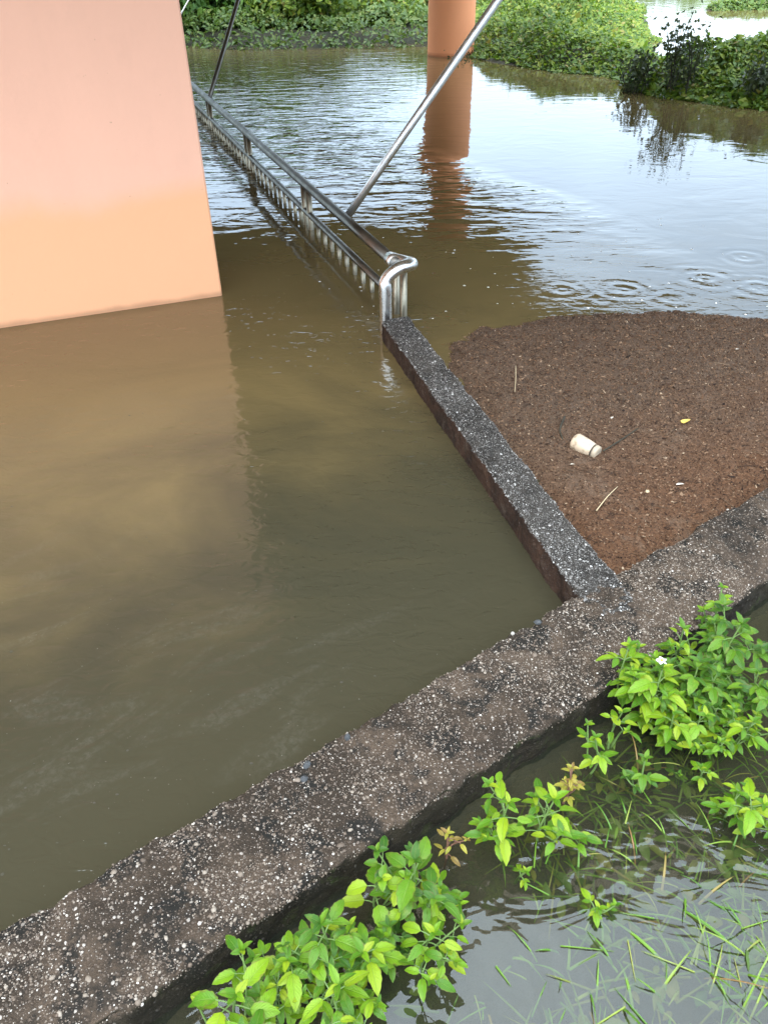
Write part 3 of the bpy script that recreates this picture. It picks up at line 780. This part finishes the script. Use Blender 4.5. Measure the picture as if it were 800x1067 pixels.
for (px, py, nb, hh) in ((790, 905, 12, 1), (770, 965, 12, 1.1), (742, 1010, 14, 1.2), (792, 1020, 14, 1.2), (765, 1058, 12, 1.1), (705, 1056, 9, .9), (652, 1015, 7, .8),
        (625, 962, 7, .8), (682, 962, 8, .9), (722, 925, 9, .9), (655, 905, 8, .8), (612, 905, 6, .7), (645, 862, 7, .8), (702, 885, 7, .8), (750, 875, 9, .9), (562, 935, 5, .7), (592, 1005, 6, .7),
        (540, 1008, 4, .6), (792, 785, 8, .9), (764, 745, 7, .9), (622, 1062, 7, .8), (560, 1056, 6, .7), (508, 1045, 5, .6), (596, 880, 6, .8), (660, 830, 5, .7), (730, 840, 6, .8), (540, 890, 4, .6)):
    c = at(px, py, 0)
    for k in range(int(nb * 1.05)):
        blade(g, (c[0] + rnd.gauss(0, .02), c[1] + rnd.gauss(0, .02), -.015), rnd.uniform(0, 6.28), rnd.uniform(.04, .12) * hh, rnd.uniform(.0018, .0046), rnd.uniform(.15, 1.2), rnd.uniform(.5, 2.2), 12)
    for k in range(rnd.random() < .6):     # bent straw lying on the water
        a0 = rnd.uniform(0, 6.28); blade(g, (c[0] + rnd.gauss(0, .05), c[1] + rnd.gauss(0, .05), .003), a0, rnd.uniform(.04, .1), rnd.uniform(.0015, .003), .06, .12, 8)
tag(g.build('flooded_grass', M['grass']), kind='stuff'); bpy.data.objects['flooded_grass']['label'] = 'grass blades standing in shallow flood water'
g = MB()
for k in range(2600):
    s = rnd.uniform(.55, 2.8); w = KW + .06 + abs(rnd.gauss(0, .42)); c = kp(s, w)
    h = vnoise(np.array([[c[0] * 6, c[1] * 6, 9.]]))[0]
    if h < -.05: continue
    p = (c[0], c[1], -.006 - .07 * rnd.random() ** 1.6)
    if rnd.random() < .55: leafat(g, p, rnd.uniform(0, 6.28), rnd.uniform(-.2, .5), rnd.uniform(.02, .05), .45, droop=.5, ns=5)
    else: blade(g, p, rnd.uniform(0, 6.28), rnd.uniform(.05, .13), .004, rnd.uniform(-.1, .3), .2, 4)
tag(g.build('sunken_weeds', M['sunk']), kind='stuff'); bpy.data.objects['sunken_weeds']['label'] = 'drowned leaves and stalks under the shallow water'

# ---------------------------------------------------------------- vegetation on the far bank
def leafcloud(P, N, L, ratio=.55):
    """one bent four-cornered leaf per point, facing N"""
    n = len(P)
    a = rng.normal(size=(n, 3)); d = a - N * np.einsum('ij,ij->i', a, N)[:, None]; d /= np.linalg.norm(d, axis=1)[:, None]
    s = np.cross(d, N); L = L[:, None]
    V = np.stack([P, P + d * L * .5 + s * L * ratio * .5 + N * L * .1, P + d * L, P + d * L * .5 - s * L * ratio * .5 + N * L * .1, P + d * L * .5 - N * L * .02], 1)
    V[:, 2] -= N * (L * .18)
    i = np.arange(n)[:, None] * 5
    return V.reshape(-1, 3), np.concatenate([i + [0, 1, 4], i + [1, 2, 4], i + [2, 3, 4], i + [3, 0, 4]], 0)

def bush(name, label, x, y, rx, ry, h, n, L, mat='bush', group=None, clumps=14, cat='bush'):
    root = empty(name, (x, y, .05)); tag(root, label, cat, group)
    cs = []
    for k in range(clumps):
        a = rng.uniform(0, 2 * math.pi); r = math.sqrt(rng.uniform(0, 1)) * .8
        hh = h * (1 - .55 * r * r) * rng.uniform(.45, .95)
        cs.append((x + math.cos(a) * r * rx, y + math.sin(a) * r * ry, hh, rng.uniform(.22, .42) * min(rx, h)))
    Ps, Ns = [], []
    for c in cs:
        m = n // clumps; v = rng.normal(size=(m, 3)); v /= np.linalg.norm(v, axis=1)[:, None]
        r = c[3] * rng.uniform(.45, 1.12, (m, 1)) * np.array([1.25, 1.25, .85])
        Ps.append(np.array([c[0], c[1], c[2]]) + v * r); Ns.append(v * .6 + np.array([0, 0, .75]) + rng.normal(0, .35, (m, 3)))
    # skirt down to the ground
    m = n // 3; a = rng.uniform(0, 2 * math.pi, m); rr = rng.uniform(.5, 1.02, m); z = rng.uniform(0, .6, m) * h
    Ps.append(np.stack([x + np.cos(a) * rx * rr, y + np.sin(a) * ry * rr, z + .03], 1)); Ns.append(np.stack([np.cos(a), np.sin(a), np.full(m, .7)], 1) + rng.normal(0, .35, (m, 3)))
    P = np.concatenate(Ps); N = np.concatenate(Ns); N /= np.linalg.norm(N, axis=1)[:, None]
    k = P[:, 2] > .01; P, N = P[k], N[k]
    V, Fc = leafcloud(P, N, L * np.exp(rng.normal(0, .3, len(P))))
    st = MB()
    for c in cs:
        b0 = np.array([x + (c[0] - x) * .3, y + (c[1] - y) * .3, -.05]); tube(st, smooth_path([b0, (b0 + c[:3]) / 2 + np.array([0, 0, .1 * h]), np.array(c[:3])], 4), .012, 5)
    st.build('stems', M['twig'], root); mesh_obj('foliage', V, Fc, M[mat], root)
    return root

for (lab, x, y, rx, ry, h, n, L, mt) in (
        ('dark broad leaved bush nearest the peach wall on the far bank', -3.9, 17.2, 1.5, 1.0, 2.0, 5200, .13, 'bush'),
        ('tall dark green bush behind the thin far stay', -2.5, 17.4, 1.3, 1.0, 2.1, 5200, .12, 'bush'),
        ('light green shrub low on the far bank left of the column', -1.2, 16.6, 1.1, .8, 1.2, 4200, .10, 'vine'),
        ('bright shrub in the middle of the far bank', .1, 17.4, 1.2, .9, 1.0, 4200, .10, 'vine'),
        ('large dark bush far left beyond the wall edge', -6.2, 18.2, 2.0, 1.3, 2.4, 5200, .14, 'bush'),
        ('yellow green shrub close left of the round column', .9, 18.0, 1.1, .9, .9, 3600, .10, 'reed')):
    bush('bank_bush', lab, x, y, rx, ry, h, n, L, mt)

# creeping vines: uncountable cover over the flat middle bank
def cover(name, polys, n, hmax, L, mat, label, seed, lowedge=.9):
    lo = np.min([np.min(p, 0) for p in polys], 0); hi = np.max([np.max(p, 0) for p in polys], 0)
    x = rng.uniform(lo[0], hi[0], n); y = rng.uniform(lo[1], hi[1], n)
    sd = np.max([poly_sd(x, y, p) for p in polys], 0)
    p3 = np.stack([x, y, x * 0 + seed], 1)
    sd = sd + fbm(p3 * 1.2, 3) * .5 + .12
    k = sd > 0; x, y, sd, p3 = x[k], y[k], sd[k], p3[k]
    def hf(q, s): return np.clip(s * lowedge, .04, 1) * hmax * (.35 + 1.0 * np.clip(vnoise(q * 1.25) + .5, 0, 1) + .7 * vnoise(q * 2.8) + .3 * vnoise(q * 6))
    h = hf(p3, sd); e_ = .12
    gx = (hf(p3 + [e_, 0, 0], sd) - h) / e_; gy = (hf(p3 + [0, e_, 0], sd) - h) / e_
    z = h * np.clip(1 - np.abs(rng.normal(0, .22, len(x))), .05, 1.1) + np.maximum(bank_h(x, y), 0)
    N = np.stack([-gx, -gy - .35, np.ones(len(x)) * .9], 1) + rng.normal(0, .38, (len(x), 3)); N /= np.linalg.norm(N, axis=1)[:, None]
    V, Fc = leafcloud(np.stack([x, y, z], 1), N, L * np.exp(rng.normal(0, .3, len(x))))
    o = mesh_obj(name, V, Fc, M[mat]); tag(o, kind='stuff'); o['label'] = label
cover('creeping_vines', [BANK_M], 230000, .46, .058, 'vine', 'bright green creeping vines covering the low bank right of the column', 2.)
cover('bank_grass', [[(a_, b2 - .35) for a_, b2 in BANK_L]], 110000, .3, .08, 'reed', 'low grass and weeds on the far left bank', 5., 2.5)
cover('spit_vines', [BANK_R], 90000, .42, .058, 'vine', 'green creeping plants over the narrow spit on the right', 8., 1.4)
cover('strip_weeds', [STRIP], 26000, .14, .09, 'reed', 'thin green weed strip crossing the far pale water', 11., 1.5)

# dark twiggy plants on the spit
def twig_plant(label, x, y, h, n, L, nb):
    root = empty('twiggy_plant', (x, y, 0)); tag(root, label, 'plant')
    st = MB(); Ps = []
    for k in range(nb):
        a = rnd.uniform(0, 6.28); sp_ = rnd.uniform(.05, .35) * h
        b0 = np.array([x + rnd.gauss(0, .08), y + rnd.gauss(0, .06), -.05]); t = np.array([x + math.cos(a) * sp_ * 1.3, y + math.sin(a) * sp_ * .6, h * rnd.uniform(.55, 1.0)])
        pth = smooth_path([b0, (b0 + t) / 2 + np.array([rnd.gauss(0, .04), 0, .04]), t], 6); tube(st, pth, [.008 * (1 - .7 * i / len(pth)) for i in range(len(pth))], 5)
        for q in range(n // nb):
            Ps.append(pth[rnd.randint(3, len(pth) - 1)] + np.array([rnd.gauss(0, .06), rnd.gauss(0, .05), rnd.gauss(0, .05)]))
    st.build('stems', M['twig'], root)
    P = np.array(Ps); P[:, 2] = np.maximum(P[:, 2], .02); N = rng.normal(size=P.shape) + [0, -.3, .4]; N /= np.linalg.norm(N, axis=1)[:, None]
    V, Fc = leafcloud(P, N, np.full(len(P), L)); mesh_obj('foliage', V, Fc, M['twigleaf'], root)
p = at(705, 101, 0); twig_plant('dark twiggy plant rising above the spit against the pale water', p[0], p[1], .82, 520, .06, 13)
p = at(660, 96, 0); twig_plant('low dark leaved plant dipping into the water left of the spit', p[0], p[1], .40, 380, .06, 12)
p = at(785, 109, 0); twig_plant('dark shaded plant at the water edge on the right of the spit', p[0], p[1], .45, 420, .065, 12)

# far tree line beyond the pale water
n = 26000
x = rng.uniform(-90, 150, n); h = 2.6 + .8 * vnoise(np.stack([x * .12, x * 0, x * 0], 1)) * 2; y = 68 + rng.normal(0, 3, n)
z = rng.uniform(0, 1, n) ** .8 * h + hill_h(x, y).clip(0)
N = rng.normal(size=(n, 3)) + [0, -.6, .6]; N /= np.linalg.norm(N, axis=1)[:, None]
V, Fc = leafcloud(np.stack([x, y, z], 1), N, rng.uniform(.6, 1.3, n))
tag(mesh_obj('far_woods', V, Fc, M['bush']), kind='stuff'); bpy.data.objects['far_woods']['label'] = 'distant wooded shore beyond the pale water'

# ---------------------------------------------------------------- small things
# leaf litter clinging to the column at the waterline
n = 130
a = rng.normal(-.85, .42, n); rr_ = .356 + np.abs(rng.normal(0, .3, n)) * (rng.random(n) < .6); z = np.where(rr_ > .4, .012, np.abs(rng.normal(0, .05, n)) + .005)
P = np.stack([1.15 + rr_ * np.cos(a), 13.62 + rr_ * np.sin(a), z], 1); N = np.stack([np.cos(a), np.sin(a), a * 0], 1) + rng.normal(0, .4, (n, 3)); N /= np.linalg.norm(N, axis=1)[:, None]
V, Fc = leafcloud(P, N, rng.uniform(.02, .05, n))
o = tag(mesh_obj('clinging_litter', V, Fc, M['twigleaf']), kind='stuff'); o['label'] = 'dark leaf litter clinging to the column at the waterline'
s0 = atd(183, 25, 12.5); dd = atd(198, -2, 12.5) - s0
mb = MB(); tube(mb, [s0, s0 + dd * .5, s0 + dd * ((ZS - s0[2]) / dd[2])], .012, 8)
tag(mb.build('cable', M['chrome'], origin=tuple(s0)), 'thin pale cable slanting up past the top of the peach wall edge', 'cable')
for (px, py, L, az, lab) in ((299, 43, .22, .1, 'pale flat scrap of flotsam at the far bank left of the middle'), (373, 37, .2, .4, 'pale flat scrap of flotsam at the far bank nearer the column')):
    c = at(px, py, .05); mb = MB(); leafat(mb, c, az, .1, L, .5, droop=.3)
    tag(mb.build('flotsam', simple('pale_board', (.5, .47, .42), .7), origin=tuple(c)), lab, 'litter')
def flat_leaf(name, label, px, py, z, L, az, mat, cat, ratio=.7):
    c = at(px, py, z); mb = MB(); leafat(mb, c, az, .1, L, ratio, droop=.3)
    tag(mb.build(name, mat, origin=tuple(c), uv=True), label, cat)
M['yleaf'] = simple('yellow_leaf', (.75, .50, .10), .5); M['wleaf'] = simple('pale_scrap', (.62, .57, .48), .7)
zr = .024
flat_leaf('fallen_leaf', 'single yellow fallen leaf lying on the brown debris', 712, 441, zr, .045, .9, M['yleaf'], 'leaf', .8)
flat_leaf('pale_scrap', 'pale curled scrap on the debris below the yellow leaf', 704, 505, zr, .03, .2, M['wleaf'], 'litter', .4)
flat_leaf('pale_scrap', 'tiny pale scrap on the debris right above the jar', 637, 436, zr, .016, 1.2, M['wleaf'], 'litter')
flat_leaf('pale_scrap', 'tiny pale scrap on the debris left of the jar bottom', 594, 484, zr, .016, .2, M['wleaf'], 'litter')
flat_leaf('pale_scrap', 'tiny pale scrap near the far right of the debris', 766, 364, zr, .018, .2, M['wleaf'], 'litter')
def stick(name, label, pts, r, mat, cat='twig'):
    mb = MB(); P = smooth_path([at(*q) for q in pts], 5); tube(mb, P, [r * (1 - .4 * i / len(P)) for i in range(len(P))], 6)
    tag(mb.build(name, mat, origin=tuple(P[0])), label, cat)
stick('dry_stalk', 'pale dry stalk lying on the debris below the jar', [(621, 532, zr), (632, 518, zr + .006), (643, 507, zr)], .0022, M['straw'])
stick('dry_stalk', 'upright thin pinkish stalk line on the debris near the far kerb', [(537, 381, zr), (537, 395, zr + .004), (536, 408, zr)], .0022, M['straw'])
stick('curved_twig', 'dark curved twig on the debris left of the jar', [(588, 434, zr), (583, 447, zr + .004), (586, 458, zr)], .004, M['twig'])
stick('long_twig', 'long dark twig half buried right of the jar', [(628, 470, zr - .004), (650, 456, zr + .004), (672, 441, zr - .004)], .003, M['twig'])
# specks and bubbles drifting on the flood
def specks(name, label, n, box, r0, r1, mat, dome):
    mb = MB()
    for k in range(n):
        px, py = rnd.uniform(box[0], box[2]), rnd.uniform(box[1], box[3]); c = at(px, py, 0)
        if c[1] < 3.3 and (c[0] > .1 or (c[0] - KA[0]) * KN[0] + (c[1] - KA[1]) * KN[1] > -.08): continue
        r = rnd.uniform(r0, r1); m_ = 7; st = rnd.uniform(.4, 1); a0 = rnd.uniform(0, 3)
        V = [c + [r * math.cos(a0 + i * 6.283 / m_), r * st * math.sin(a0 + i * 6.283 / m_), .0006] for i in range(m_)] + [c + [0, 0, .0006 + r * dome]]
        mb.add(V, [[i, (i + 1) % m_, m_] for i in range(m_)])
    o = tag(mb.build(name, mat), kind='stuff'); o['label'] = label
specks('floating_specks', 'tiny dark specks floating on the brown water', 70, (0, 350, 560, 930), .0015, .0045, M['twig'], .3)
specks('bubbles', 'small white bubbles drifting on the brown water beyond the kerb', 70, (330, 225, 800, 335), .003, .009, M['petal'], .5)
# grey stones lying on the kerb
def stone(px, py, r, label, mat):
    c = at(px, py, KH + .001); P = c[None]; V, Fc = pebbles(P, Zv[None], np.array([r]), .6, .08)
    mb = MB(); mb.add(V, Fc.tolist()); tag(mb.build('stone', mat, origin=tuple(c)), label, 'stone')
M['slate'] = mat_soil('slate', (.06, .065, .07), (.10, .105, .11), .6, 20); M['whitest'] = mat_soil('white_stone', (.5, .46, .4), (.6, .57, .52), .7, 20)
stone(320, 797, .011, 'blue grey stone on the inner kerb edge left of the middle', M['slate'])
stone(317, 812, .008, 'smaller grey stone just below the blue grey one', M['slate'])
stone(362, 768, .010, 'grey stone on the kerb edge right of the blue grey one', M['slate'])
stone(560, 648, .010, 'grey stone on the kerb edge near the kerb junction', M['slate'])
stone(534, 660, .006, 'white pebble on the kerb edge left of the junction', M['whitest'])
stone(674, 512, .009, 'tan stone at the debris edge beside the kerb', M['straw'])
